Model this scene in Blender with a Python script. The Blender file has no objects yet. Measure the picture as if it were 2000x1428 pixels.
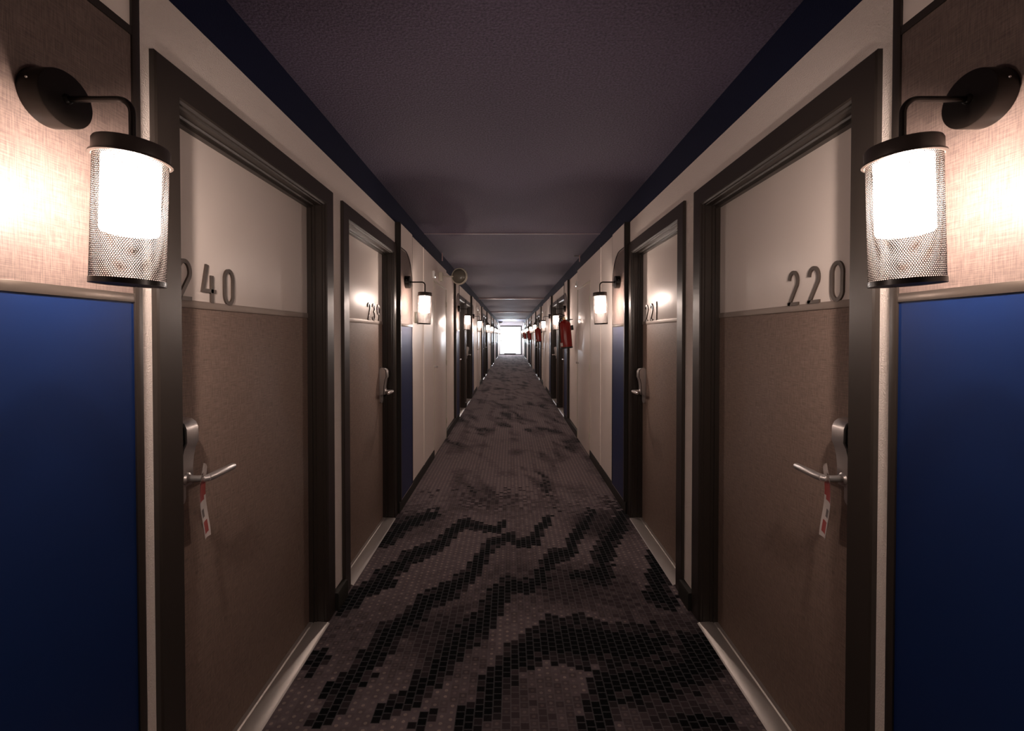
import bpy, bmesh, math, random
import numpy as np
from mathutils import Vector, Matrix
C = bpy.context.scene.collection
sc = bpy.context.scene
PI = math.pi
random.seed(4)

# ---------------------------------------------------------------- camera
EYE = 1.383
cd = bpy.data.cameras.new('camera'); cam = bpy.data.objects.new('camera', cd); C.objects.link(cam)
cam.location = (0, 0, EYE); cam.rotation_euler = (math.radians(90 - .8), 0, 0)
cd.sensor_width = 36; cd.lens = 850 / 2000 * 36; cd.shift_x = .001; cd.shift_y = -.02305
cd.clip_start = .03; cd.clip_end = 100
sc.camera = cam
# ---------------------------------------------------------------- world, exposure, light levels
w = bpy.data.worlds.new('world'); sc.world = w; w.use_nodes = True
w.node_tree.nodes['Background'].inputs[0].default_value = (.55, .62, .8, 1)
w.node_tree.nodes['Background'].inputs[1].default_value = .0
sc.view_settings.view_transform = 'Standard'; sc.view_settings.look = 'None'
sc.view_settings.exposure = .12; sc.view_settings.gamma = 1; sc.view_settings.use_curve_mapping = False
LAMP_E = 12.0           # frosted lamp glass
BULB_W = 18.0          # bulb inside each frosted glass
BULB_COL = (1, .80, .70)
WINDOW_E = 55.0        # daylight in the far door's window
DOOR_GLOW_E = .60          # glow added to the far door's whole leaf and lower pane as daylight

# ---------------------------------------------------------------- materials
def nodes_of(name):
    m = bpy.data.materials.new(name); m.use_nodes = True
    nt = m.node_tree; b = nt.nodes['Principled BSDF']
    return m, nt, b
def N(nt, kind, **kw):
    n = nt.nodes.new(kind)
    for k, v in kw.items(): setattr(n, k, v)
    return n
def math_(nt, op, a, b=None, c=None):
    n = nt.nodes.new('ShaderNodeMath'); n.operation = op
    for i, v in enumerate((a, b, c)):
        if v is None: continue
        if isinstance(v, (int, float)): n.inputs[i].default_value = v
        else: nt.links.new(v, n.inputs[i])
    return n.outputs[0]
def ramp(nt, fac, stops):
    r = nt.nodes.new('ShaderNodeValToRGB')
    while len(r.color_ramp.elements) < len(stops): r.color_ramp.elements.new(.5)
    for e, (p, c) in zip(r.color_ramp.elements, stops): e.position = p; e.color = (*c, 1)
    nt.links.new(fac, r.inputs[0]); return r.outputs[0]
def plain(name, col, rough=.5, metal=0, spec=.5, bump=0, bscale=200, vary=0):
    m, nt, b = nodes_of(name)
    b.inputs['Base Color'].default_value = (*col, 1); b.inputs['Roughness'].default_value = rough
    b.inputs['Metallic'].default_value = metal; b.inputs['Specular IOR Level'].default_value = spec
    tc = N(nt, 'ShaderNodeTexCoord')
    ns = N(nt, 'ShaderNodeTexNoise'); ns.inputs['Scale'].default_value = bscale; ns.inputs['Detail'].default_value = 3
    nt.links.new(tc.outputs['Object'], ns.inputs['Vector'])
    if bump:
        bp = N(nt, 'ShaderNodeBump'); bp.inputs['Strength'].default_value = min(1, bump); bp.inputs['Distance'].default_value = .004 * bump
        nt.links.new(ns.outputs[0], bp.inputs['Height']); nt.links.new(bp.outputs[0], b.inputs['Normal'])
    if vary:
        lo = tuple(c * (1 - vary) for c in col); hi = tuple(min(1, c * (1 + vary)) for c in col)
        nt.links.new(ramp(nt, ns.outputs[0], [(.3, lo), (.7, hi)]), b.inputs['Base Color'])
    return m
def weave(name, col, rough=.42):
    m, nt, b = nodes_of(name)
    tc = N(nt, 'ShaderNodeTexCoord')
    fs = []
    for sca in ((6, 560, 22), (6, 22, 560), (3, 190, 80)):
        mp = N(nt, 'ShaderNodeMapping'); mp.inputs['Scale'].default_value = sca
        ns = N(nt, 'ShaderNodeTexNoise'); ns.inputs['Scale'].default_value = 1; ns.inputs['Detail'].default_value = 2
        nt.links.new(tc.outputs['Object'], mp.inputs[0]); nt.links.new(mp.outputs[0], ns.inputs['Vector']); fs.append(ns.outputs[0])
    s = math_(nt, 'ADD', math_(nt, 'MULTIPLY', fs[0], .42), math_(nt, 'MULTIPLY', fs[1], .40))
    s = math_(nt, 'ADD', s, math_(nt, 'MULTIPLY', fs[2], .18))
    col_ = ramp(nt, s, [(.38, tuple(c * .66 for c in col)), (.62, tuple(min(1, c * 1.28) for c in col))])
    nt.links.new(col_, b.inputs['Base Color']); b.inputs['Roughness'].default_value = rough
    b.inputs['Specular IOR Level'].default_value = .35
    bp = N(nt, 'ShaderNodeBump'); bp.inputs['Strength'].default_value = .25; bp.inputs['Distance'].default_value = .001
    nt.links.new(s, bp.inputs['Height']); nt.links.new(bp.outputs[0], b.inputs['Normal'])
    return m
def glow(name, col, e):
    m, nt, b = nodes_of(name)
    b.inputs['Base Color'].default_value = (.8, .8, .8, 1)
    b.inputs['Emission Color'].default_value = (*col, 1); b.inputs['Emission Strength'].default_value = e
    return m
def frosted_lamp_glass(name, col, e):
    m, nt, b = nodes_of(name)
    tr = N(nt, 'ShaderNodeBsdfTransparent'); tr.inputs[0].default_value = (.9, .9, .9, 1)
    em = N(nt, 'ShaderNodeEmission'); em.inputs[0].default_value = (*col, 1); em.inputs[1].default_value = e
    ad = N(nt, 'ShaderNodeAddShader'); nt.links.new(tr.outputs[0], ad.inputs[0]); nt.links.new(em.outputs[0], ad.inputs[1])
    nt.links.new(ad.outputs[0], nt.nodes['Material Output'].inputs[0]); return m
def carpet_mat():
    m, nt, b = nodes_of('carpet')
    at = N(nt, 'ShaderNodeAttribute', attribute_name='tone'); ad = N(nt, 'ShaderNodeAttribute', attribute_name='dot')
    uv = N(nt, 'ShaderNodeUVMap', uv_map='cell'); sp = N(nt, 'ShaderNodeSeparateXYZ'); nt.links.new(uv.outputs[0], sp.inputs[0])
    tc = N(nt, 'ShaderNodeTexCoord')
    ns = N(nt, 'ShaderNodeTexNoise'); ns.inputs['Scale'].default_value = 420; ns.inputs['Detail'].default_value = 2
    nt.links.new(tc.outputs['Object'], ns.inputs['Vector'])
    jit = math_(nt, 'MULTIPLY', math_(nt, 'SUBTRACT', ns.outputs[0], .5), .16)
    du = math_(nt, 'ABSOLUTE', math_(nt, 'SUBTRACT', sp.outputs[0], .5)); dv = math_(nt, 'ABSOLUTE', math_(nt, 'SUBTRACT', sp.outputs[1], .5))
    edge = math_(nt, 'ADD', math_(nt, 'MAXIMUM', du, dv), jit)
    grout = ramp(nt, edge, [(.40, (0, 0, 0)), (.47, (1, 1, 1))])
    r2 = math_(nt, 'ADD', math_(nt, 'MULTIPLY', du, du), math_(nt, 'MULTIPLY', dv, dv))
    r = math_(nt, 'ADD', math_(nt, 'SQRT', r2), jit)
    dot = math_(nt, 'MULTIPLY', math_(nt, 'LESS_THAN', r, .20), ad.outputs['Fac'])
    cell = ramp(nt, at.outputs['Fac'], [(0, (.0015, .0015, .0018)), (.22, (.010, .008, .009)), (.5, (.048, .035, .038)), (1, (.158, .124, .132))])
    g = ramp(nt, at.outputs['Fac'], [(0, (.050, .049, .052)), (1, (.135, .108, .112))])
    mx = N(nt, 'ShaderNodeMix', data_type='RGBA'); nt.links.new(grout, mx.inputs[0]); nt.links.new(cell, mx.inputs[6]); nt.links.new(g, mx.inputs[7])
    m2 = N(nt, 'ShaderNodeMix', data_type='RGBA'); nt.links.new(dot, m2.inputs[0]); nt.links.new(mx.outputs[2], m2.inputs[6]); m2.inputs[7].default_value = (.36, .28, .24, 1)
    nt.links.new(m2.outputs[2], b.inputs['Base Color'])
    b.inputs['Roughness'].default_value = .95; b.inputs['Specular IOR Level'].default_value = .1
    bp = N(nt, 'ShaderNodeBump'); bp.inputs['Strength'].default_value = .5; bp.inputs['Distance'].default_value = .003
    nt.links.new(ns.outputs[0], bp.inputs['Height']); nt.links.new(bp.outputs[0], b.inputs['Normal'])
    return m
def perforated(name, col, nu, nv):
    """painted sheet metal with round punched holes in a staggered grid"""
    m, nt, b = nodes_of(name)
    b.inputs['Base Color'].default_value = (*col, 1); b.inputs['Roughness'].default_value = .6; b.inputs['Specular IOR Level'].default_value = .3
    uv = N(nt, 'ShaderNodeUVMap', uv_map='holes'); sp = N(nt, 'ShaderNodeSeparateXYZ'); nt.links.new(uv.outputs[0], sp.inputs[0])
    a = math_(nt, 'MULTIPLY', sp.outputs[0], nu); c = math_(nt, 'MULTIPLY', sp.outputs[1], nv)
    ds = []
    for o in (0, .5):
        fa = math_(nt, 'SUBTRACT', math_(nt, 'FRACT', math_(nt, 'ADD', a, o)), .5)
        fc = math_(nt, 'MULTIPLY', math_(nt, 'SUBTRACT', math_(nt, 'FRACT', math_(nt, 'ADD', c, o)), .5), 1.732)
        ds.append(math_(nt, 'ADD', math_(nt, 'MULTIPLY', fa, fa), math_(nt, 'MULTIPLY', fc, fc)))
    lw = N(nt, 'ShaderNodeLayerWeight'); lw.inputs[0].default_value = .5      # sheet thickness closes the holes at a slant
    cs = math_(nt, 'DIVIDE', math_(nt, 'SUBTRACT', .92, lw.outputs['Facing']), .72)
    cs = math_(nt, 'MINIMUM', math_(nt, 'MAXIMUM', cs, .0), 1)
    hole = math_(nt, 'LESS_THAN', math_(nt, 'MINIMUM', ds[0], ds[1]), math_(nt, 'MULTIPLY', cs, .395 ** 2))
    tr = N(nt, 'ShaderNodeBsdfTransparent'); mx = N(nt, 'ShaderNodeMixShader')
    nt.links.new(hole, mx.inputs[0]); nt.links.new(b.outputs[0], mx.inputs[1]); nt.links.new(tr.outputs[0], mx.inputs[2])
    nt.links.new(mx.outputs[0], nt.nodes['Material Output'].inputs[0])
    return m
M = dict(
    wall=plain('white_plaster', (.80, .71, .65), .75, spec=.25, bump=.9, bscale=260),
    lam=plain('cream_laminate', (.86, .765, .70), .38, spec=.5),
    leaf=plain('cream_door_laminate', (.80, .71, .65), .38, spec=.5),
    joint=plain('lamplit_ceiling_joint', (.34, .26, .28), .35, spec=.5),  # lighter than the ceiling, painting in the lamplight caught on the joints
    navy=plain('navy_paint', (.004, .008, .034), .6, spec=.25, bump=.5, bscale=200),
    ceil=plain('plum_ceiling_plaster', (.098, .075, .120), .7, spec=.3, bump=1.0, bscale=110, vary=.38),
    paint=plain('dark_taupe_paint', (.034, .0265, .022), .32, spec=.5),
    base=plain('dark_baseboard', (.022, .020, .016), .5, spec=.3),
    beige=weave('beige_weave', (.165, .120, .104), .40),
    brown=weave('brown_weave', (.250, .176, .142), .62),
    blue=plain('blue_panel', (.0045, .018, .082), .36, spec=.4),
    trim=plain('panel_metal_trim', (.16, .13, .11), .28, metal=.7),
    rail=plain('brushed_rail', (.30, .24, .205), .48, metal=.3),
    digit=plain('digit_metal', (.095, .072, .060), .45, metal=.4),
    alu=plain('aluminium', (.42, .38, .35), .38, metal=.6),
    steel=plain('satin_steel', (.62, .58, .56), .34, metal=.75),
    black=plain('black_plastic', (.010, .009, .009), .35),
    cap=plain('lamp_cap_lit', (.050, .038, .032), .32, metal=.2),  # lamp brown lightened to put the light on the cap into colour
    lamp=plain('lamp_dark_brown', (.014, .010, .008), .33, metal=.4),
    red=plain('extinguisher_red', (.28, .010, .007), .22),
    brass=plain('brass', (.75, .55, .25), .3, metal=1),
    paper=plain('tag_paper', (.62, .54, .50), .6),
    tagred=plain('tag_red', (.34, .035, .025), .6),
    tagdark=plain('tag_grey_print', (.12, .09, .08), .6),
    cream=plain('cream_plastic', (.60, .56, .46), .4),
    grey=plain('grey_plastic', (.13, .12, .095), .30),
    white=plain('white_plastic', (.75, .74, .72), .3),
    endwhite=plain('white_door_paint', (.8, .82, .84), .4),
    darkgap=plain('dark_gap', (.03, .025, .02), .7),
    pinkstrip=plain('pale_pink_strip', (.55, .36, .36), .5),
    glass=frosted_lamp_glass('lit_frosted_glass', (1, .82, .70), LAMP_E),
    led=glow('white_led', (1, .95, .9), 6),
    day=glow('daylit_window', (.80, .90, 1), WINDOW_E),
    frost=glow('daylight_door_glow', (.86, .93, 1), DOOR_GLOW_E),
    mesh=perforated('perforated_metal', (.045, .036, .032), 92, .228 / (.0038 * 1.732)),
    meshd=perforated('perforated_metal_disc', (.05, .037, .031), .11 / .0038, .11 / (.0038 * 1.732)),
    carpet=carpet_mat())

# ---------------------------------------------------------------- building helpers
# u is the distance from the corridor's middle line towards a wall; side -1 is the wall of door 240, +1 the wall of door 220
def wx(side, u): return -u if side < 0 else u + .024
def link(name, me, mat, parent=None):
    o = bpy.data.objects.new(name, me); C.objects.link(o)
    for m_ in (mat if isinstance(mat, (list, tuple)) else [mat]): me.materials.append(M[m_])
    if parent is not None: o.parent = parent
    return o
def tag(o, label=None, cat=None, group=None, kind=None):
    if label: o['label'] = label
    if cat: o['category'] = cat
    if group: o['group'] = group
    if kind: o['kind'] = kind
    return o
def empty(name, loc, label=None, cat=None, group=None, kind=None):
    o = bpy.data.objects.new(name, None); C.objects.link(o); o.location = loc; o.empty_display_size = .05
    return tag(o, label, cat, group, kind)
def dup(root, dy, label=None, keep=None):
    def cp(o, parent):
        c = o.copy(); C.objects.link(c); c.parent = parent
        for ch in list(o.children):
            if keep is None or keep(ch): cp(ch, c)
        return c
    r = cp(root, None); r.location.y += dy
    if label: r['label'] = label
    return r
class B:
    """collects geometry in world coordinates; build() writes it relative to a reference point"""
    def __init__(s): s.bm = bmesh.new(); s.mi = 0
    def face(s, vs, smooth=False):
        try: f = s.bm.faces.new(vs)
        except ValueError: return None
        f.material_index = s.mi; f.smooth = smooth; return f
    def box(s, lo, hi, bev=0):
        lo, hi = [min(a, b) for a, b in zip(lo, hi)], [max(a, b) for a, b in zip(lo, hi)]
        v = [s.bm.verts.new((x, y, z)) for x in (lo[0], hi[0]) for y in (lo[1], hi[1]) for z in (lo[2], hi[2])]
        fs = [s.face([v[i] for i in q]) for q in ((0, 1, 3, 2), (4, 6, 7, 5), (0, 4, 5, 1), (2, 3, 7, 6), (0, 2, 6, 4), (1, 5, 7, 3))]
        if bev:
            es = list({e for f in fs for e in f.edges})
            r = bmesh.ops.bevel(s.bm, geom=es, offset=bev, segments=2, affect='EDGES', profile=.5)
        return s
    def wbox(s, side, u0, u1, y0, y1, z0, z1, bev=0):
        return s.box((wx(side, u0), y0, z0), (wx(side, u1), y1, z1), bev)
    def tube(s, pts, r, n=10, caps=True):
        pts = [Vector(p) for p in pts]; rs = r if isinstance(r, (list, tuple)) else [r] * len(pts)
        rings = []; up = None
        for i, p in enumerate(pts):
            d = (pts[min(i + 1, len(pts) - 1)] - pts[max(i - 1, 0)]).normalized()
            if up is None: up = d.orthogonal().normalized()
            up = (up - d * up.dot(d)).normalized(); sd = d.cross(up)
            rings.append([s.bm.verts.new(p + (up * math.cos(2 * PI * k / n) + sd * math.sin(2 * PI * k / n)) * rs[i]) for k in range(n)])
        for a, b in zip(rings, rings[1:]):
            for k in range(n): s.face([a[k], a[(k + 1) % n], b[(k + 1) % n], b[k]], True)
        if caps: s.face(rings[0]); s.face(rings[-1])
        return s
    def lathe(s, prof, axis_o=(0, 0, 0), mat=None, n=32, smooth=True):
        """prof: (r, h) pairs; axis along +Z of mat"""
        mat = mat or Matrix.Identity(3); o = Vector(axis_o); rings = []
        for r, h in prof:
            if r < 1e-6: rings.append([s.bm.verts.new(o + mat @ Vector((0, 0, h)))])
            else: rings.append([s.bm.verts.new(o + mat @ Vector((r * math.cos(2 * PI * k / n), r * math.sin(2 * PI * k / n), h))) for k in range(n)])
        for a, b in zip(rings, rings[1:]):
            for k in range(n):
                k2 = (k + 1) % n
                if len(a) == 1 and len(b) == 1: continue
                if len(a) == 1: s.face([a[0], b[k2], b[k]], smooth)
                elif len(b) == 1: s.face([a[k], a[k2], b[0]], smooth)
                else: s.face([a[k], a[k2], b[k2], b[k]], smooth)
        return s
    def prism(s, poly, f0, f1, smooth=False):
        """poly: 2D points; f0/f1 map a 2D point to 3D for the back and the front"""
        a = [s.bm.verts.new(f0(p)) for p in poly]; b = [s.bm.verts.new(f1(p)) for p in poly]
        s.face(a); s.face(b)
        for k in range(len(poly)): s.face([a[k], a[(k + 1) % len(poly)], b[(k + 1) % len(poly)], b[k]], smooth)
        return s
    def build(s, name, mat, parent=None, ref=None, autosmooth=False):
        if ref is None: ref = Vector(parent.matrix_world.translation) if parent is None else world_loc(parent)
        bmesh.ops.recalc_face_normals(s.bm, faces=s.bm.faces)
        bmesh.ops.translate(s.bm, vec=-Vector(ref), verts=s.bm.verts)
        me = bpy.data.meshes.new(name); s.bm.to_mesh(me); s.bm.free(); me.set_sharp_from_angle(angle=math.radians(32))
        o = link(name, me, mat, parent)
        if parent is None: o.location = ref
        return o
def world_loc(o):
    v = Vector((0, 0, 0))
    while o is not None: v += Vector(o.location); o = o.parent
    return v
def ribbon(pts, wd, closed=False):
    """outline polygons (list of quads) for a flat stroke along 2D pts, mitred"""
    P = [Vector(p) for p in pts]; n = len(P); L = []; R = []
    for i in range(n):
        a = P[(i - 1) % n] if closed or i else P[i]; c = P[(i + 1) % n] if closed or i < n - 1 else P[i]
        d1 = (P[i] - a).normalized() if (P[i] - a).length > 1e-9 else (c - P[i]).normalized()
        d2 = (c - P[i]).normalized() if (c - P[i]).length > 1e-9 else d1
        t = (d1 + d2).normalized(); nn = Vector((-t.y, t.x)); k = max(.5, nn.dot(Vector((-d1.y, d1.x))))
        L.append(P[i] + nn * wd / 2 / k); R.append(P[i] - nn * wd / 2 / k)
    return L, R
def stroke(b, pts, wd, f0, f1, closed=False):
    L, R = ribbon(pts, wd, closed); n = len(L)
    va = [[b.bm.verts.new(f(p)) for p in S] for S in (L, R) for f in (f0, f1)]   # L0 L1 R0 R1
    rng = range(n) if closed else range(n - 1)
    for i in rng:
        j = (i + 1) % n
        b.face([va[0][i], va[0][j], va[2][j], va[2][i]]); b.face([va[1][i], va[1][j], va[3][j], va[3][i]])
        b.face([va[0][i], va[0][j], va[1][j], va[1][i]]); b.face([va[2][i], va[2][j], va[3][j], va[3][i]])
    if not closed:
        for i in (0, n - 1): b.face([va[0][i], va[1][i], va[3][i], va[2][i]])
def arc(cx, cz, rx, rz, a0, a1, n=12):
    return [(cx + rx * math.cos(math.radians(a0 + (a1 - a0) * k / n)), cz + rz * math.sin(math.radians(a0 + (a1 - a0) * k / n))) for k in range(n + 1)]

# ---------------------------------------------------------------- dimensions
CEIL, BAND = 2.438, 2.262
WALL, CAS, LEAF = .8966, .880, .965
BOARD, LAM = .860, .872
P = 6.23                       # one repeat of the corridor
END = 31.8; BACK = -3.6
D1 = (1.087, 2.168); D2 = (2.296, 3.368)       # outer edges of the two door casings
BA = (.60, 1.011); BB = (3.372, 3.806)         # panel boards before and after the door pair
SERV = (4.93, 5.85)
NREP = 5
side_name = {-1: 'left', 1: 'right'}
ordw = ['first', 'second', 'third', 'fourth', 'fifth', 'sixth', 'seventh', 'eighth', 'ninth', 'tenth']
wallword = {-1: 'the grey disc wall', 1: 'the red extinguisher wall'}

# ---------------------------------------------------------------- floor: staggered woven cells
def noise2(x, y, seed, sx, sy):
    x = x / sx; y = y / sy; xi = np.floor(x).astype(int); yi = np.floor(y).astype(int); fx = x - xi; fy = y - yi
    fx = fx * fx * (3 - 2 * fx); fy = fy * fy * (3 - 2 * fy)
    def h(a, b):
        v = np.sin(a * 127.1 + b * 311.7 + seed * 74.7) * 43758.5453
        return v - np.floor(v)
    return (h(xi, yi) * (1 - fx) + h(xi + 1, yi) * fx) * (1 - fy) + (h(xi, yi + 1) * (1 - fx) + h(xi + 1, yi + 1) * fx) * fy
# dark streaks of the carpet's print: a coarse sketch of each streak's course and half width, laid onto the floor cells
STREAKS = [
 ([(760,1062,22),(880,960,26),(935,830,28),(1010,755,30),(1090,680,36),(1210,640,44),(1320,630,44),(1440,655,42),(1580,675,42),(1700,660,36),(1740,640,20)]),
 ([(1200,655,40),(1400,660,44),(1650,690,34)]),
 ([(1420,1062,34),(1450,960,36),(1480,870,40),(1580,835,34),(1720,835,40),(1860,800,44),(1960,745,40),(2010,680,22)]),
 ([(1560,850,40),(1660,880,40),(1760,860,30)]),
 ([(1820,1050,16),(1960,1045,20),(2060,1060,20)]),
 ([(350,1005,16),(480,950,18),(570,850,22),(650,760,24),(720,660,24),(790,600,24),(860,550,22),(900,490,22),(930,430,20),(980,370,18),(1090,365,12)]),
 ([(1070,385,12),(1140,350,14),(1160,290,15),(1200,225,14),(1280,205,11),(1310,130,11),(1370,55,9),(1390,0,7)]),
 ([(90,880,14),(200,850,20),(280,770,22),(340,680,24),(400,610,24),(470,560,20),(530,510,20),(590,440,18),(700,395,16),(750,350,16),(810,300,14),(840,250,13),(900,160,10),(1000,125,7)]),
 ([(40,1050,18),(120,980,18),(190,900,14)]),
 ([(160,480,16),(260,400,14),(400,350,10)]),
 ([(350,330,12),(440,280,14),(510,220,13),(620,180,12),(690,120,10),(760,60,9),(930,95,6),(960,60,6)]),
 ([(380,150,12),(440,90,13),(520,50,10),(620,10,9)]),
 ([(1030,160,9),(1110,150,9),(1130,95,9),(1180,40,7)]),
 ([(1300,318,8),(1400,330,12),(1450,315,20),(1440,230,20),(1470,150,19),(1520,80,17),(1545,10,12)]),
 ([(1690,230,12),(1720,290,18),(1720,370,24),(1690,420,16),(1780,450,16)]),
 ([(0,770,16),(60,720,14)]), ([(540,1062,12),(600,1010,10)]),
 ([(1850,650,22),(1920,700,30),(1990,640,22)]),
]
def build_floor():
    cw, chh = .0335, .0290
    x0, x1 = -.905, .93
    ncol = int((x1 - x0) / cw) + 1
    y0 = -.6; nrow = int((END - y0) / chh) + 2
    ci, rj = np.meshgrid(np.arange(ncol), np.arange(nrow), indexing='ij'); ci = ci.ravel(); rj = rj.ravel()
    off = np.array([random.random() * .35 for _ in range(ncol)]) + (np.arange(ncol) % 2) * .5
    X = x0 + (ci + .5) * cw; Y = y0 + (rj + off[ci]) * chh
    rnd = np.random.RandomState(3); r1 = rnd.rand(len(X)); r2 = rnd.rand(len(X))
    wxn = X + (noise2(X, Y, 1, .22, .35) - .5) * .12; wyn = Y + (noise2(X, Y, 2, .25, .3) - .5) * .2
    st = noise2(wxn + .35 * wyn, wyn - .8 * wxn, 5, .10, .34)              # slanting flames
    bl = noise2(wxn, wyn, 9, .35, .8)
    v = .62 * st + .38 * bl
    tone = np.clip(.60 + (v - .44) * 1.7, 0, 1)
    cs = noise2(X, Y, 31, .05, 1.3); tone = np.clip(tone * (.62 + .62 * cs) + .10, .1, 1); tone = np.where((v < .24) & (r1 < .7), 0.04, tone)
    # hand-laid streaks where the pattern can be read
    near = (Y < 3.75)
    dmin = np.full(len(X), 9.0)
    Yp = np.maximum(Y, .6)
    U = (398 + X * 850 / Yp) * 2.5; V = (EYE * 850 / Yp - 344) * 2.5
    for S in STREAKS:
        pts = []
        for (cx, cy, hw) in S:
            pts.append((cx, cy, hw))
        for (ax, ay, ah), (bx, by, bh) in zip(pts, pts[1:]):
            dx, dy = bx - ax, by - ay; L2 = dx * dx + dy * dy + 1e-9
            t = np.clip(((U - ax) * dx + (V - ay) * dy) / L2, 0, 1)
            h = ah + t * (bh - ah)
            dmin = np.minimum(dmin, np.hypot(U - ax - t * dx, V - ay - t * dy) / (h * 1.12 + 2))
    fuzz = (r1 - .5) * .3
    lite = noise2(X * 1.0, Y, 21, .3, .4)
    tn = np.where(dmin + fuzz < 1.05, 0.0, np.where(dmin + fuzz * 2 < 2.3, .08 + .34 * r2, .40 + .55 * np.clip((lite - .25) * 1.6, 0, 1)))
    k = np.clip((Y - 3.3) / .7, 0, 1)
    tone = np.where(k <= 0, tn, np.where(r2 < k, .25 + .85 * tone, tn))  # far cells lifted in tone, putting the brighter far floor's light into colour
    tone = np.clip(tone + (r1 - .5) * .22 * (tone > .05), 0, 1)
    dot = (tone > .55) * np.clip((tone - .50) * 1.8, 0, 1) * (.25 + .75 * r2)
    ya = np.clip(Y - chh / 2, y0, END); yb = np.clip(Y + chh / 2, y0, END)
    keep = yb - ya > 1e-5
    X, ya, yb, tone, dot = X[keep], ya[keep], yb[keep], tone[keep], dot[keep]
    n = len(X); xa, xb = X - cw / 2, X + cw / 2
    co = np.zeros((n, 4, 3)); co[:, 0, 0] = xa; co[:, 1, 0] = xb; co[:, 2, 0] = xb; co[:, 3, 0] = xa
    co[:, 0, 1] = ya; co[:, 1, 1] = ya; co[:, 2, 1] = yb; co[:, 3, 1] = yb
    # plus the plain slab behind the camera and beneath
    me = bpy.data.meshes.new('floor')
    me.vertices.add(n * 4); me.vertices.foreach_set('co', co.ravel())
    me.loops.add(n * 4); me.loops.foreach_set('vertex_index', np.arange(n * 4))
    me.polygons.add(n); me.polygons.foreach_set('loop_start', np.arange(n) * 4)
    me.update(calc_edges=True)
    uv = me.uv_layers.new(name='cell'); uv.data.foreach_set('uv', np.tile(np.array([0, 0, 1, 0, 1, 1, 0, 1], dtype=float), n))
    a = me.attributes.new('tone', 'FLOAT', 'FACE'); a.data.foreach_set('value', tone.astype(np.float32))
    a = me.attributes.new('dot', 'FLOAT', 'FACE'); a.data.foreach_set('value', dot.astype(np.float32))
    o = link('floor', me, 'carpet')
    tag(o, 'dark mauve carpet with black flame streaks down the corridor', 'carpet', kind='structure')
build_floor()
b = B(); b.box((-1.15, BACK - .1, -.12), (1.17, END + .6, -.002))
tag(b.build('floor_slab', 'base', ref=(0, 0, 0)), 'dark concrete slab beneath the carpet', 'floor', kind='structure')

# ---------------------------------------------------------------- walls, bands, ceiling
def gaps():
    """door and service-door openings along a wall, y0 y1 ztop"""
    out = []
    for n in range(NREP):
        for d in (D1, D2): out.append((d[0] + .03 + n * P, d[1] - .03 + n * P, 2.05))
    return out
for s in (-1, 1):
    b = B(); y = BACK
    for (a, c, zt) in gaps():
        b.wbox(s, WALL, 1.10, y, a, -.1, BAND); b.wbox(s, WALL, 1.10, a, c, zt, BAND); b.wbox(s, 1.03, 1.10, a, c, -.1, zt); y = c
    b.wbox(s, WALL, 1.10, y, END + .2, -.1, BAND)
    tag(b.build('wall_' + side_name[s], 'wall', ref=(wx(s, WALL), 0, 0)),
        'rough cream plaster wall, ' + wallword[s][4:], 'wall', kind='structure')
    b = B(); b.wbox(s, WALL - .001, 1.10, BACK, END + .2, BAND, CEIL)
    tag(b.build('trim_%d' % (1 if s < 0 else 2), 'navy', ref=(wx(s, WALL), 0, BAND)),
        'navy painted band under the ceiling on ' + wallword[s], 'painted band', kind='structure')
b = B(); b.box((-1.15, BACK - .1, CEIL), (1.17, END + .2, CEIL + .1))
tag(b.build('ceiling', 'ceil', ref=(0, 0, CEIL)), 'dark plum textured plaster ceiling', 'ceiling', kind='structure')
for i, (y, h) in enumerate(((4.50, .006), (12.1, .03), (19.0, .03), (26.2, .03))):
    b = B(); b.box((-WALL, y, CEIL - h), (WALL + .024, y + (.012 if h < .01 else .10), CEIL + .002), .002)
    tag(b.build('trim_%d' % (3 + i), 'joint', ref=(0, y, CEIL - h)), ordw[i] + ' raised joint across the plum ceiling, counted from the numbered doors', 'ceiling joint', kind='structure')
b = B(); b.box((-1.1, BACK - .1, 0), (1.12, BACK, CEIL))
tag(b.build('wall_back', 'wall', ref=(0, BACK, 0)), 'cream plaster wall closing the corridor behind', 'wall', kind='structure')

# ---------------------------------------------------------------- baseboards
def baseboard(s, y0, y1, k):
    b = B(); u1 = WALL + .002
    poly = [(.866, 0), (.866, .078), (.870, .088), (u1, .090), (u1, 0)]
    b.prism(poly, lambda p: (wx(s, p[0]), y0, p[1]), lambda p: (wx(s, p[0]), y1, p[1]))
    o = b.build('baseboard_' + side_name[s], 'base', ref=(wx(s, .88), (y0 + y1) / 2, 0))
    tag(o, 'dark low baseboard %s, on %s' % (k, wallword[s]), 'baseboard', kind='structure', group='dark baseboards along the corridor')
for s in (-1, 1):
    baseboard(s, -.6, D1[0] - .001, 'before the first numbered door')
    for n in range(NREP):
        o_ = n * P; w_ = ordw[n]
        baseboard(s, D1[1] + o_ + .001, D2[0] + o_ - .001, 'between the doors of the %s door pair' % w_)
        if SERV[0] + o_ < END: baseboard(s, D2[1] + o_ + .001, SERV[0] + o_ - .012, 'after the %s door pair' % w_)
        if n < NREP - 1: baseboard(s, SERV[1] + o_ + .012, D1[0] + o_ + P - .001, 'after the %s service door' % w_)
        else: baseboard(s, SERV[1] + o_ + .012, END - .001, 'up to the bright end door')

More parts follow.
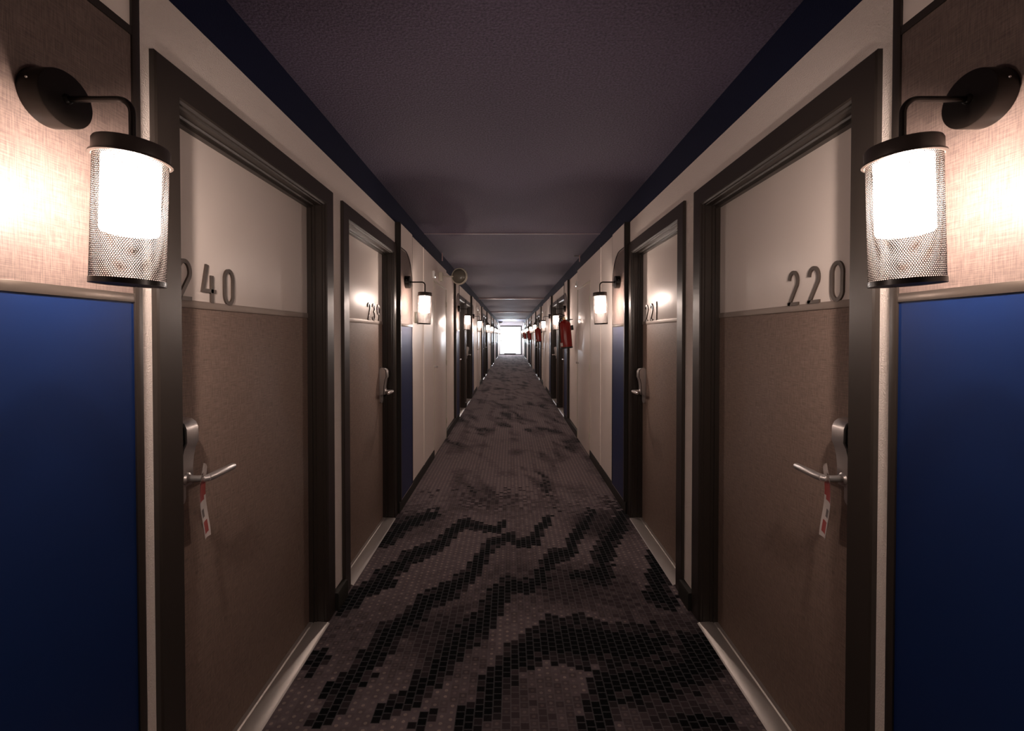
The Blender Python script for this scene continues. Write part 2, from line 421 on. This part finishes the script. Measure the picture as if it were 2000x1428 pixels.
# ---------------------------------------------------------------- room doors
PROF = [(0, .975), (0, .944), (.008, .944), (.008, .932), (.014, .929), (.014, .901), (.019, .898), (.019, .890), (.026, .886), (.029, .880), (.102, .880), (.106, .884), (.106, .9)]
LTOP = 1.988
RAIL = (1.467, 1.490)
GLY = {
 '2': [(arc(.028, .083, .0225, .031, 172, -28, 14) + [(.006, .000)], False), ([(.000, .004), (.056, .004)], False)],
 '4': [([(.022, .118), (.004, .036), (.062, .036)], False), ([(.044, .086), (.044, -.002)], False)],
 '0': [(arc(.026, .083, .0215, .031, 0, 180, 12) + arc(.026, .033, .0215, .031, 180, 360, 12)[:], True)],
 '3': [(arc(.026, .088, .0205, .026, 165, -70, 12) + arc(.026, .034, .0225, .030, 75, -165, 14)[1:], False)],
 '9': [(arc(.026, .083, .0215, .031, 0, 360, 20), True), ([(.0475, .083), (.0465, .045), (.030, .000)], False)],
 '1': [([(.012, .098), (.028, .114), (.028, -.002)], False)],
}
def room_door(s, d, far_lock, text, label, idx):
    ya, yb = d[0] + .106, d[1] - .106
    root = empty('door_%d' % idx, (wx(s, LEAF), (ya + yb) / 2, 0), label, 'door', None, 'structure')
    # frame swept around the opening
    b = B(); rows = []
    for dd, u in PROF:
        rows.append([b.bm.verts.new((wx(s, u), y, z)) for y, z in ((ya - dd, 0), (ya - dd, LTOP + dd), (yb + dd, LTOP + dd), (yb + dd, 0))])
    for r0, r1 in zip(rows, rows[1:]):
        for k in range(3): b.face([r0[k], r0[k + 1], r1[k + 1], r1[k]])
    b.build('door_frame', 'paint', root)
    b = B(); b.wbox(s, LEAF, LEAF + .04, ya - .004, yb + .004, .014, RAIL[0], .0015); b.build('woven_lower_panel', 'brown', root)
    b = B(); b.wbox(s, LEAF, LEAF + .04, ya - .004, yb + .004, RAIL[1], LTOP + .004, .0015); b.build('cream_upper_panel', 'leaf', root)
    b = B(); b.wbox(s, LEAF - .004, LEAF + .03, ya - .001, yb + .001, *RAIL, .001); b.build('rail', 'rail', root)
    # threshold
    b = B(); poly = [(.872, .0005), (.880, .006), (.945, .010), (.950, .014), (.972, .014), (.972, 0)]
    b.prism(poly, lambda p: (wx(s, p[0]), ya - .012, p[1]), lambda p: (wx(s, p[0]), yb + .012, p[1])); b.build('threshold', 'alu', root)
    # number
    if text:
        if s < 0: starts = [ya + .062, ya + .164, ya + .267] if not far_lock else [yb - .337, yb - .234, yb - .128]
        else: starts = [yb - .0, 0, 0]; starts = ([ya + .357, ya + .255, ya + .150] if not far_lock else [yb - .068, yb - .176, yb - .279])
        for ch, y0 in zip(text, starts):
            b = B(); g = 1 if s < 0 else -1
            for pts, closed in GLY[ch]:
                stroke(b, pts if not closed else pts[:-1], .0120,
                       lambda p: (wx(s, LEAF), y0 + g * p[0], RAIL[1] + p[1]), lambda p: (wx(s, LEAF - .006), y0 + g * p[0], RAIL[1] + p[1]), closed)
            b.build('number_digit', 'digit', root)
    # lock
    yc = yb - .045 if far_lock else ya + .050
    t = -1 if far_lock else 1                       # direction in which the lever points
    def stad(hw, z0, z1, k=6):
        pts = []
        for a in range(0, 181, 180 // k): pts.append((hw * math.cos(math.radians(a)), z1 - hw * .7 + hw * .7 * math.sin(math.radians(a))))
        for a in range(180, 361, 180 // k): pts.append((hw * math.cos(math.radians(a)), z0 + hw * .7 + hw * .7 * math.sin(math.radians(a))))
        return pts
    b = B(); b.prism(stad(.030, .885, 1.150), lambda p: (wx(s, LEAF), yc + p[0], p[1]), lambda p: (wx(s, LEAF - .010), yc + p[0], p[1]))
    lk = b.build('lock_plate', 'steel', root)
    # side profile of the body: thick reader head that thins towards the lever
    prof = [(0, 1.146), (.018, 1.143), (.030, 1.134), (.036, 1.120), (.037, 1.080), (.029, 1.062), (.023, 1.035), (.020, 1.005), (.020, .975), (.016, .950), (0, .945)]
    for nm, mt, hw, gx in (('lock_body', 'steel', .0262, .0), ('lock_seam', 'black', .0266, .0025), ('lock_cover', 'steel', .0225, .007)):
        b = B(); pp = [(u + (gx if u > .001 else 0), z) for u, z in prof]
        if nm == 'lock_seam': pp = [(max(0, u - .0035), z) for u, z in pp[1:-1]] + [(u, z) for u, z in reversed(pp[1:-1])]
        b.prism(pp, lambda p: (wx(s, LEAF - .010 - p[0]), yc - hw, p[1]), lambda p: (wx(s, LEAF - .010 - p[0]), yc + hw, p[1]))
        b.build(nm, mt, lk)
    b = B(); zz = .973
    b.lathe([(0, 0), (.017, 0), (.017, .012), (.012, .016), (0, .016)], (wx(s, LEAF - .026), yc, zz), Matrix.Rotation((PI / 2) * (-s), 3, 'Y'), 20)
    b.tube([(wx(s, LEAF - .02), yc, zz), (wx(s, .892), yc, zz), (wx(s, .880), yc + t * .003, zz), (wx(s, .875), yc + t * .012, zz)], .0095, 14)
    b.tube([(wx(s, .8755), yc + t * .008, zz), (wx(s, .875), yc + t * .03, zz - .001), (wx(s, .875), yc + t * .120, zz), (wx(s, .877), yc + t * .126, zz)], [.0105, .0112, .0105, .008], 14)
    b.build('lever_handle', 'steel', lk)
    return root
di = 0
for s, t1, t2 in ((-1, '240', '239'), (1, '220', '221')):
    for n in range(NREP):
        for d, far, txt in ((D1, False, t1), (D2, True, t2)):
            dd = (d[0] + n * P, d[1] + n * P)
            di += 1
            if n == 0:
                lab = 'brown woven door with cream top and dark frame numbered ' + ('two hundred ' + {'240': 'forty', '239': 'thirty-nine', '220': 'twenty', '221': 'twenty-one'}[txt])
            else:
                lab = 'dark framed room door, %s along %s' % (ordw[2 * n + (1 if far else 0)], wallword[s])
            if n == 0:
                r = room_door(s, dd, far, txt, lab, di)
                if far: keep2 = r
                else: keep1 = r
            else:
                src = keep2 if far else keep1
                r = dup(src, n * P, lab, keep=lambda c: not c.name.startswith('number_digit')); r.name = 'door_%d' % di

# ---------------------------------------------------------------- panel boards either side of each door pair
ARCH_Z, ARCH_R = 2.062, .25
RZ = (1.383 + .076, 1.383 + .096)
def board(s, y0, y1, door_at_far, label):
    """cream board, rounded beige field over a blue one; the metal strip stands at the door's side"""
    ye = y1 if door_at_far else y0; g = -1 if door_at_far else 1; W = abs(y1 - y0)
    Y = lambda q: ye + g * q                                # q: distance from the door's side
    root = empty('decorative_panel', (wx(s, BOARD), (y0 + y1) / 2, .09), label, 'wall panel', 'wall panels beside the doors', 'thing')
    b = B(); b.wbox(s, BOARD, WALL, min(Y(.001), Y(W - .001)), max(Y(.001), Y(W - .001)), .09, BAND); bo = b.build('board', 'lam', root)
    for q0, q1, z0 in ((0, .002, .09), (W - .002, W, .09)):
        b = B(); b.wbox(s, BOARD - .0005, WALL - .0002, Y(q0), Y(q1), z0, BAND); b.build('dark_edge', 'darkgap', root)
    q1 = W - .026
    # beige field with one rounded upper corner
    top = [(.018, RZ[1]), (.018, ARCH_Z)] + [(q1 - ARCH_R + ARCH_R * math.sin(a), ARCH_Z - ARCH_R + ARCH_R * math.cos(a)) for a in [PI / 2 * k / 16 for k in range(17)]] + [(q1, RZ[1])]
    b = B(); b.prism(top, lambda p: (wx(s, BOARD + .004), Y(p[0]), p[1]), lambda p: (wx(s, BOARD - .0015), Y(p[0]), p[1])); b.build('beige_woven_field', 'beige', root)
    b = B(); b.wbox(s, BOARD + .004, BOARD - .0015, Y(.018), Y(q1), .095, RZ[0]); b.build('blue_field', 'blue', root)
    # metal trims
    f0 = lambda p: (wx(s, BOARD), Y(p[0]), p[1]); f1 = lambda p: (wx(s, BOARD - .005), Y(p[0]), p[1])
    b = B(); b.wbox(s, BOARD, BOARD - .006, Y(0), Y(.020), .09, BAND, .0008); b.build('edge_strip', 'paint', root)
    b = B(); b.wbox(s, BOARD, BOARD - .005, Y(.018), Y(q1), *RZ, .0008); b.build('middle_rail', 'trim', root)
    ol = [(.018, ARCH_Z + .009)] + [(q1 - ARCH_R + (ARCH_R + .006) * math.sin(a), ARCH_Z - ARCH_R + (ARCH_R + .009) * math.cos(a)) for a in [PI / 2 * k / 16 for k in range(17)]] + [(q1 + .004, .095)]
    b = B(); stroke(b, ol[:18], .018 if door_at_far else .009, f0, f1); b.build('arch_trim', 'paint', root)
    b = B(); b.wbox(s, BOARD, BOARD - .004, Y(q1), Y(q1 + .010), .095, ARCH_Z - ARCH_R, .0008); b.build('side_trim', 'trim', root)
    return root
for s in (-1, 1):
    rA = board(s, *BA, True, 'beige over blue wall panel filling the picture edge, on ' + wallword[s])
    rB = board(s, *BB, False, 'narrow beige and blue panel with rounded top, second along ' + wallword[s])
    dup(rB, -P, 'narrow arched wall panel behind the viewer, on ' + wallword[s])
    for n in range(1, NREP):
        dup(rA, n * P, 'narrow arched wall panel before the %s door pair, on %s' % (ordw[n], wallword[s]))
        dup(rB, n * P, 'narrow arched wall panel after the %s door pair, on %s' % (ordw[n], wallword[s]))

# ---------------------------------------------------------------- cream lining and service doors
svc = 0
for s in (-1, 1):
    for n in range(-1, NREP):
        o_ = n * P; y0 = BB[1] + .004 + o_; y1 = SERV[1] + .03 + o_
        if n < 0: y0, y1 = BB[1] + .004 + o_, -.35
        b = B(); jy = 4.35 + o_
        if n >= 0:
            b.wbox(s, LAM, WALL, y0, jy - .002, .09, BAND); b.wbox(s, LAM, WALL, jy + .002, SERV[0] - .012 + o_, .09, BAND)
            b.wbox(s, LAM, WALL, SERV[0] - .012 + o_, y1, 2.012, BAND); b.wbox(s, LAM, WALL, SERV[1] + .012 + o_, y1, .09, 2.012)
            b.wbox(s, LAM + .006, WALL, jy - .002, jy + .002, .09, BAND); b.wbox(s, LAM - .004, LAM + .001, jy - .009, jy + .009, .09, BAND)
        else: b.wbox(s, LAM, WALL, y0, y1, .09, BAND)
        k = 10 + svc
        tag(b.build('trim_%d' % k, 'lam', ref=(wx(s, LAM), (y0 + y1) / 2, .09)),
            'smooth cream wall lining around the %s service door, on %s' % (ordw[n], wallword[s]) if n >= 0 else 'smooth cream wall lining behind, on ' + wallword[s], 'wall lining', kind='structure')
        svc += 1
        if n < 0: continue
        if n == 0:
            ya, yb = SERV
            root = empty('door_%d' % (30 + svc), (wx(s, LAM), (ya + yb) / 2, 0), 'plain flush cream service door on ' + wallword[s] + ', nearest one', 'service door', None, 'structure')
            b = B(); b.wbox(s, LAM + .002, WALL - .001, ya + .003, yb - .003, .006, 1.998, .001); b.build('door_leaf', 'lam', root)
            b = B()
            for q in ((ya - .011, ya, 0, 2.011), (yb, yb + .011, 0, 2.011), (ya - .011, yb + .011, 2.000, 2.011)): b.wbox(s, LAM - .004, WALL - .001, *q, .0008)
            b.build('door_frame', 'cream', root)
            ky = ya + .06 if s < 0 else yb - .07
            b = B(); b.lathe([(0, 0), (.014, 0), (.014, .004), (.007, .006), (.007, .018), (.013, .022), (.014, .030), (.009, .035), (0, .036)], (wx(s, LAM + .002), ky, 1.028), Matrix.Rotation((PI / 2) * (-s), 3, 'Y'), 18)
            b.build('knob', 'steel', root)
            for z in (1.02, .24, 1.80):
                b = B(); hy = yb - .002 if s < 0 else ya + .002
                b.tube([(wx(s, LAM - .006), hy, z - .035), (wx(s, LAM - .006), hy, z + .035)], .006, 10); b.build('hinge', 'cream', root)
            sroot = root
        else:
            r = dup(sroot, o_, 'plain flush cream service door, %s along %s' % (ordw[n], wallword[s])); r.name = 'door_%d' % (30 + svc)

# ---------------------------------------------------------------- caged wall lamps
def wall_lamp(s, y, label):
    zc = 1.820; root = empty('wall_lamp', (wx(s, BOARD - .002), y, zc), label, 'wall lamp', 'caged wall lamps along the corridor', 'thing')
    RM = Matrix.Rotation((PI / 2) * (-s), 3, 'Y')
    b = B(); b.lathe([(0, 0), (.0505, 0), (.0505, .036), (.0495, .0378), (.0480, .038), (0, .038)], (wx(s, BOARD - .002), y, zc), RM, 48)
    b.build('back_plate', 'lamp', root)
    for dy, dz in ((-.0495, .012), (.0495, -.012)):
        b = B(); b.lathe([(0, 0), (.0022, 0), (.0018, .0015), (0, .002)], (wx(s, BOARD - .020), y + dy, zc + dz), Matrix.Rotation(PI / 2 if dy > 0 else -PI / 2, 3, 'X') @ Matrix.Rotation(PI, 3, 'X') if False else Matrix.Rotation(-PI / 2 if dy > 0 else PI / 2, 3, 'X'), 10)
        b.build('screw', 'steel', root)
    ua = .700; rb = .026
    b = B(); b.lathe([(0, 0), (.009, 0), (.008, .004), (.006, .006), (0, .006)], (wx(s, BOARD - .040), y, zc), RM, 20)
    pts = [(wx(s, .822), y, zc), (wx(s, ua + rb + .02), y, zc)] + [(wx(s, ua + rb - rb * math.sin(a)), y, zc - rb + rb * math.cos(a)) for a in [PI / 2 * k / 9 for k in range(10)]] + [(wx(s, ua), y, 1.735)]
    b.tube(pts, .0054, 14); b.build('arm', 'lamp', root)
    o = (wx(s, ua), y, 0); hang = empty('hanging_shade', (wx(s, ua) - root.location.x, 0, 1.737 - zc)); hang.parent = root
    b = B(); b.lathe([(0, 1.7415), (.010, 1.7415), (.012, 1.738), (.050, 1.7375), (.0545, 1.736), (.0565, 1.732), (.0565, 1.7115), (.0605, 1.7095), (.0610, 1.706), (.0565, 1.7045), (.0550, 1.708), (0, 1.708)], o, None, 48)
    b.build('cap', 'cap', hang)
    b = B(); b.lathe([(0, 1.5705), (.036, 1.5705), (.0405, 1.572), (.0430, 1.5755), (.0435, 1.580), (.0435, 1.7075)], o, None, 28)
    b.build('glass_shade', 'glass', hang)
    ld = bpy.data.lights.new('bulb', 'POINT'); ld.energy = BULB_W; ld.color = BULB_COL; ld.shadow_soft_size = .016
    lo_ = bpy.data.objects.new('bulb', ld); C.objects.link(lo_); lo_.parent = hang; lo_.location = (0, 0, 1.640 - 1.737)
    # perforated cage: wall and bottom with hole coordinates
    me = bpy.data.meshes.new('cage'); bm = bmesh.new(); uvl = bm.loops.layers.uv.new('holes'); n = 48; R = .0548
    ref = Vector((wx(s, ua), y, 1.737)); oo = Vector(o) - ref
    lo = [bm.verts.new(oo + Vector((R * math.cos(2 * PI * k / n), R * math.sin(2 * PI * k / n), 1.478))) for k in range(n)]
    hi = [bm.verts.new(oo + Vector((R * math.cos(2 * PI * k / n), R * math.sin(2 * PI * k / n), 1.706))) for k in range(n)]
    for k in range(n):
        f = bm.faces.new([lo[k], lo[(k + 1) % n], hi[(k + 1) % n], hi[k]]); f.smooth = True
        for l, uvv in zip(f.loops, ((k / n, 0), ((k + 1) / n, 0), ((k + 1) / n, 1), (k / n, 1))): l[uvl].uv = uvv
    c0 = bm.verts.new(oo + Vector((0, 0, 1.4785)))
    for k in range(n):
        f = bm.faces.new([lo[(k + 1) % n], lo[k], c0]); f.material_index = 1
        for l in f.loops: l[uvl].uv = ((l.vert.co.x - oo.x) / .11 + .5, (l.vert.co.y - oo.y) / .11 + .5)
    bm.to_mesh(me); bm.free(); cg = link('cage', me, ['mesh', 'meshd'], hang)
    b = B(); b.lathe([(.0546, 1.477), (.0560, 1.477), (.0560, 1.4865), (.0546, 1.4865), (.0546, 1.477)], o, None, 48, smooth=False); b.build('bottom_rim', 'lamp', hang)
    hang.rotation_euler = (0, math.radians(-2.2 * s), 0)
    return root
LY = (.81, 3.55)
lab0 = {(-1, 0): 'large caged wall lamp beside the first door, on the wall with the round grey disc', (1, 0): 'large caged wall lamp beside the first door, on the wall with the red extinguishers'}
for s in (-1, 1):
    a = wall_lamp(s, LY[0], lab0[(s, 0)]); c = wall_lamp(s, LY[1], 'lit caged wall lamp, second along ' + wallword[s])
    for n in range(1, NREP):
        dup(a, n * P, 'lit caged wall lamp, %s along %s' % (ordw[2 * n], wallword[s])); dup(c, n * P, 'lit caged wall lamp, %s along %s' % (ordw[2 * n + 1], wallword[s]))

# ---------------------------------------------------------------- paper tags on the two nearest levers
for s in (-1, 1):
    yc = D1[0] + .106 + .050; root = empty('door_hanger', (wx(s, .889), yc, .973), 'paper hanger printed in red on the lever of door two hundred ' + ('forty' if s < 0 else 'twenty'), 'door hanger', 'paper door hangers')
    dv = Vector((-(.60), .80)) if False else Vector((-.50, -.866))       # in plan: across the paper, along (u, y)
    du, dy_ = .40, .917
    H0, H1, Wd = 1.010, .800, .064; nz = 18; nx = 6; th = .0006
    def pos(i, j, k):
        f = i / nz; z = H0 + (H1 - H0) * f; w_ = Wd
        x = (j / nx - .5)
        if f < .12: w_ = Wd * (.35 + .65 * math.sqrt(max(0, 1 - (1 - f / .12) ** 2)))
        zz = z + (.006 * math.cos(x * PI) if i == 0 else 0) - (.012 * x if i == nz else 0)
        curl = .007 * math.sin(f * PI * 1.3) + .004 * math.cos(x * PI)
        return (wx(s, .882 + du * x * w_ + curl * dy_ + k * th * dy_), yc + .008 + dy_ * x * w_ - curl * du - k * th * du, zz)
    bands = {'paper_card': (0, nz, 0, nx), }
    bm_ = B()
    G = [[[bm_.bm.verts.new(pos(i, j, k)) for k in (0, 1)] for j in range(nx + 1)] for i in range(nz + 1)]
    def matof(i, j):
        if 4 <= i <= 8 and 1 <= j <= 5 - (1 if i == 8 else 0): return 1
        if i in (11, 12) and j in (2, 3): return 2
        if i in (14, 15, 16) and 2 <= j <= 4: return 1
        return 0
    for i in range(nz):
        for j in range(nx):
            if i in (2,) and j in (2, 3): continue          # the hole that the lever's neck passes through
            bm_.mi = matof(i, j)
            bm_.face([G[i][j][0], G[i][j + 1][0], G[i + 1][j + 1][0], G[i + 1][j][0]], True); bm_.face([G[i][j][1], G[i][j + 1][1], G[i + 1][j + 1][1], G[i + 1][j][1]], True)
    bm_.build('paper_card', ['paper', 'tagred', 'tagdark'], root)

# ---------------------------------------------------------------- fire extinguishers
def extinguisher(y, label):
    s = 1; x = .800; root = empty('fire_extinguisher', (x + .026, y, 1.205), label, 'fire extinguisher', 'red fire extinguishers hung on the wall')
    o = (x, y, 1.205)
    b = B(); b.lathe([(0, .012), (.066, .010), (.074, 0), (.086, .004), (.086, .345), (.078, .372), (.055, .392), (.026, .402), (.020, .415), (0, .415)], o, None, 40); b.build('cylinder', 'red', root)
    b = B(); b.lathe([(.0855, .001), (.0890, .001), (.0890, .022), (.0855, .024), (.0855, .001)], o, None, 40); b.build('base_ring', 'black', root)
    b = B(); b.lathe([(0, .413), (.018, .413), (.018, .432), (.013, .436), (.013, .452), (0, .454)], o, None, 20)
    b.tube([(x, y, 1.205 + .44), (x - .035, y, 1.205 + .44)], .009, 12); b.build('valve', 'brass', root)
    b = B()
    b.tube([(x - .01, y, 1.655), (x + .012, y, 1.675), (x - .045, y - .01, 1.705), (x - .085, y - .02, 1.712)], .008, 10)
    b.tube([(x - .01, y, 1.650), (x - .045, y - .01, 1.668), (x - .085, y - .02, 1.660)], .006, 10); b.build('squeeze_handle', 'black', root)
    b = B(); b.tube([(x - .03, y, 1.642), (x - .06, y - .02, 1.63), (x - .085, y - .03, 1.58), (x - .086, y - .03, 1.45), (x - .084, y - .028, 1.30)], [.009, .009, .009, .009, .012], 12); b.build('hose', 'black', root)
    b = B(); b.lathe([(0, 0), (.013, 0), (.013, .008), (0, .009)], (x + .0, y - .018, 1.642), Matrix.Rotation(PI / 2, 3, 'X'), 16); b.build('pressure_gauge', 'cream', root)
    b = B(); n = 14; rr = .0866                                   # label wrapped on the front of the cylinder
    for k in range(n):
        a0, a1 = [math.radians(195 + 34 * q / n) for q in (k, k + 1)]
        b.face([b.bm.verts.new((x + rr * math.cos(a), y + rr * math.sin(a), z)) for a, z in ((a0, 1.24), (a1, 1.24), (a1, 1.29), (a0, 1.29))], True)
    b.build('pale_label', 'paper', root)
    b = B(); b.box((x + .087, y - .012, 1.46), (wx(1, WALL), y + .012, 1.53), .002); b.box((x - .0, y - .012, 1.605), (wx(1, WALL), y + .012, 1.618), .001)
    b.build('wall_hook', 'black', root)
    root.rotation_euler = (0, math.radians(-5), 0)
    return root
e0 = extinguisher(6.25, 'red fire extinguisher past the first service door, the largest')
for n in range(1, 4): dup(e0, n * P, ['', 'smaller red extinguisher, second along its wall', 'small red extinguisher, third along its wall', 'tiny red extinguisher, last before the bright door'][n])

# ---------------------------------------------------------------- small fittings
# round disc on an arm, with its box
b = B(); root = empty('disc_fitting', (wx(-1, LAM), 5.30, 2.09), 'round grey disc held out on a short arm below the navy band', 'wall fitting')
b.wbox(-1, LAM, LAM - .045, 5.255, 5.345, 2.045, 2.15, .004); b.build('mounting_box', 'cream', root)
b = B(); b.tube([(-.83, 5.30, 2.105), (-.70, 5.30, 2.105)], .0085, 12); b.build('arm', 'cream', root)
RM = Matrix.Rotation(math.radians(90), 3, 'X') ; RM = Matrix.Rotation(math.radians(-14), 3, 'Z') @ RM
b = B(); b.lathe([(0, .040), (.03, .038), (.058, .030), (.078, .017), (.088, .004), (.090, -.006), (0, -.006)], (-.630, 5.30, 2.108), RM, 48)
b.build('disc', 'grey', root)  # grey darkened to paint in the shade on the face
b = B(); b.lathe([(.0885, .006), (.096, .004), (.102, -.004), (.104, -.016), (.100, -.028), (.088, -.032), (0, -.032)], (-.630, 5.30, 2.108), RM, 48)
b.build('lit_rim', 'cream', root)  # pale ring paints in the lamplight caught on the disc's edge
# motion sensors
for s, y, z in ((-1, 4.86, 2.055), (1, 5.84, 2.065)):
    root = empty('motion_sensor', (wx(s, LAM), y, z), 'small white glowing sensor above the first service door, ' + wallword[s][4:], 'sensor', 'small white sensors')
    b = B(); b.wbox(s, LAM, LAM - .026, y - .020, y + .020, z - .030, z + .052, .004); b.build('housing', 'white', root)
    b = B(); b.wbox(s, LAM - .0255, LAM - .0275, y - .008, y + .010, z - .008, z + .022); b.build('sensor_slot', 'black', root)
    b = B(); b.lathe([(.0065, 0), (.005, .004), (0, .006)], (wx(s, LAM - .026), y, z - .020), Matrix.Rotation((PI / 2) * (-s), 3, 'Y'), 12); b.build('indicator_light', 'led', root)
for n in range(1, 4):
    for s in (-1, 1):
        y = (SERV[0] if s < 0 else SERV[1]) + n * P; z = 2.06
        root = empty('motion_sensor', (wx(s, LAM), y, z), 'tiny sensor light high up, %s along %s' % (ordw[n], wallword[s]), 'sensor', 'small white sensors')
        b = B(); b.wbox(s, LAM, LAM - .026, y - .020, y + .020, z - .030, z + .052, .004); b.build('housing', 'white', root)
        b = B(); b.lathe([(.0075, 0), (.006, .004), (0, .006)], (wx(s, LAM - .026), y, z - .020), Matrix.Rotation((PI / 2) * (-s), 3, 'Y'), 12); b.build('indicator_light', 'led', root)
# grey box behind the second lamp
b = B(); b.wbox(-1, LAM, LAM - .022, 3.935, 4.045, 1.50, 1.60, .003)
tag(b.build('wall_switch', 'grey', ref=(-LAM, 3.99, 1.55)), 'small grey box on the cream lining just behind the second lamp', 'wall switch')
# pale strips hanging at the ceiling edge
for s, y, ln in ((-1, 5.56, .10), (1, 5.72, .085)):
    root = empty('ceiling_strip', (wx(s, .875), y, CEIL), 'pale narrow strip hanging over the navy band, on ' + wallword[s], 'hanging strip', 'pale hanging strips')
    b = B(); b.wbox(s, .870, .880, y - .012, y + .012, CEIL - ln, CEIL, .001); b.build('strip', 'pinkstrip', root)
    if s > 0:
        b = B(); b.tube([(wx(1, .875), y, CEIL - .01), (wx(1, .80), y - .02, CEIL - .012)], .006, 8); b.build('clip_arm', 'alu', root)

# ---------------------------------------------------------------- far end: white door with its daylit window
b = B(); b.box((-1.1, END, 2.14), (1.12, END + .15, CEIL)); b.box((-1.1, END, 0), (-.80, END + .15, 2.14)); b.box((.80, END, 0), (1.12, END + .15, 2.14))
tag(b.build('wall_end', 'endwhite', ref=(0, END, 0)), 'white wall around the bright door at the corridor end', 'wall', kind='structure')
root = empty('door_50', (0, END, 0), 'bright white door with a large daylit window at the corridor end', 'door', None, 'structure')
b = B(); W0, W1, Z0, Z1 = -.50, .36, .95, 2.02
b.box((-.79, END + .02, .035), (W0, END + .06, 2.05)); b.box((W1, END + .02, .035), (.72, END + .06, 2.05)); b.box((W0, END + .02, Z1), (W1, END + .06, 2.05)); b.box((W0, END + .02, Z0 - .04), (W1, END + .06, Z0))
b.build('door_leaf', 'frost', root)  # opaque leaf glows too, so that it looks daylit
b = B(); b.box((W0, END + .035, Z0), (W1, END + .045, Z1)); b.build('window_pane', 'day', root)
b = B(); b.box((-.66, END + .012, .10), (.62, END + .02, Z0 - .06)); b.build('frosted_pane', 'frost', root)
b = B(); b.box((W1 - .09, END + .022, Z0), (W1 - .06, END + .034, Z1)); b.build('glazing_bar', 'endwhite', root)
b = B(); b.box((-.79, END + .005, 2.05), (.74, END + .10, 2.14)); b.box((.72, END + .005, 0), (.79, END + .10, 2.14)); b.build('dark_lintel', 'black', root)
b = B(); b.box((-.79, END + .010, .0), (.72, END + .05, .055)); b.build('bottom_brush', 'black', root)
b = B(); b.lathe([(0, 0), (.035, 0), (.035, .03), (0, .04)], (-.72, END + .02, 1.03), Matrix.Rotation(PI / 2, 3, 'X'), 16); b.build('knob', 'black', root)
b = B(); b.lathe([(0, 0), (.15, 0), (.15, -.05), (.11, -.12), (0, -.15)], (-.74, END - .6, CEIL - .02), None, 24)
tag(b.build('ceiling_dome', 'darkgap', ref=(-.74, END - .6, CEIL)), 'dark round dome under the ceiling by the bright end door', 'ceiling dome')
b = B(); b.box((.74, END - .12, 1.22), (.92, END - .02, 1.48), .005)
tag(b.build('alarm_box', 'tagdark', ref=(.83, END - .06, 1.35)), 'small dark box on the wall next to the bright end door', 'wall box')
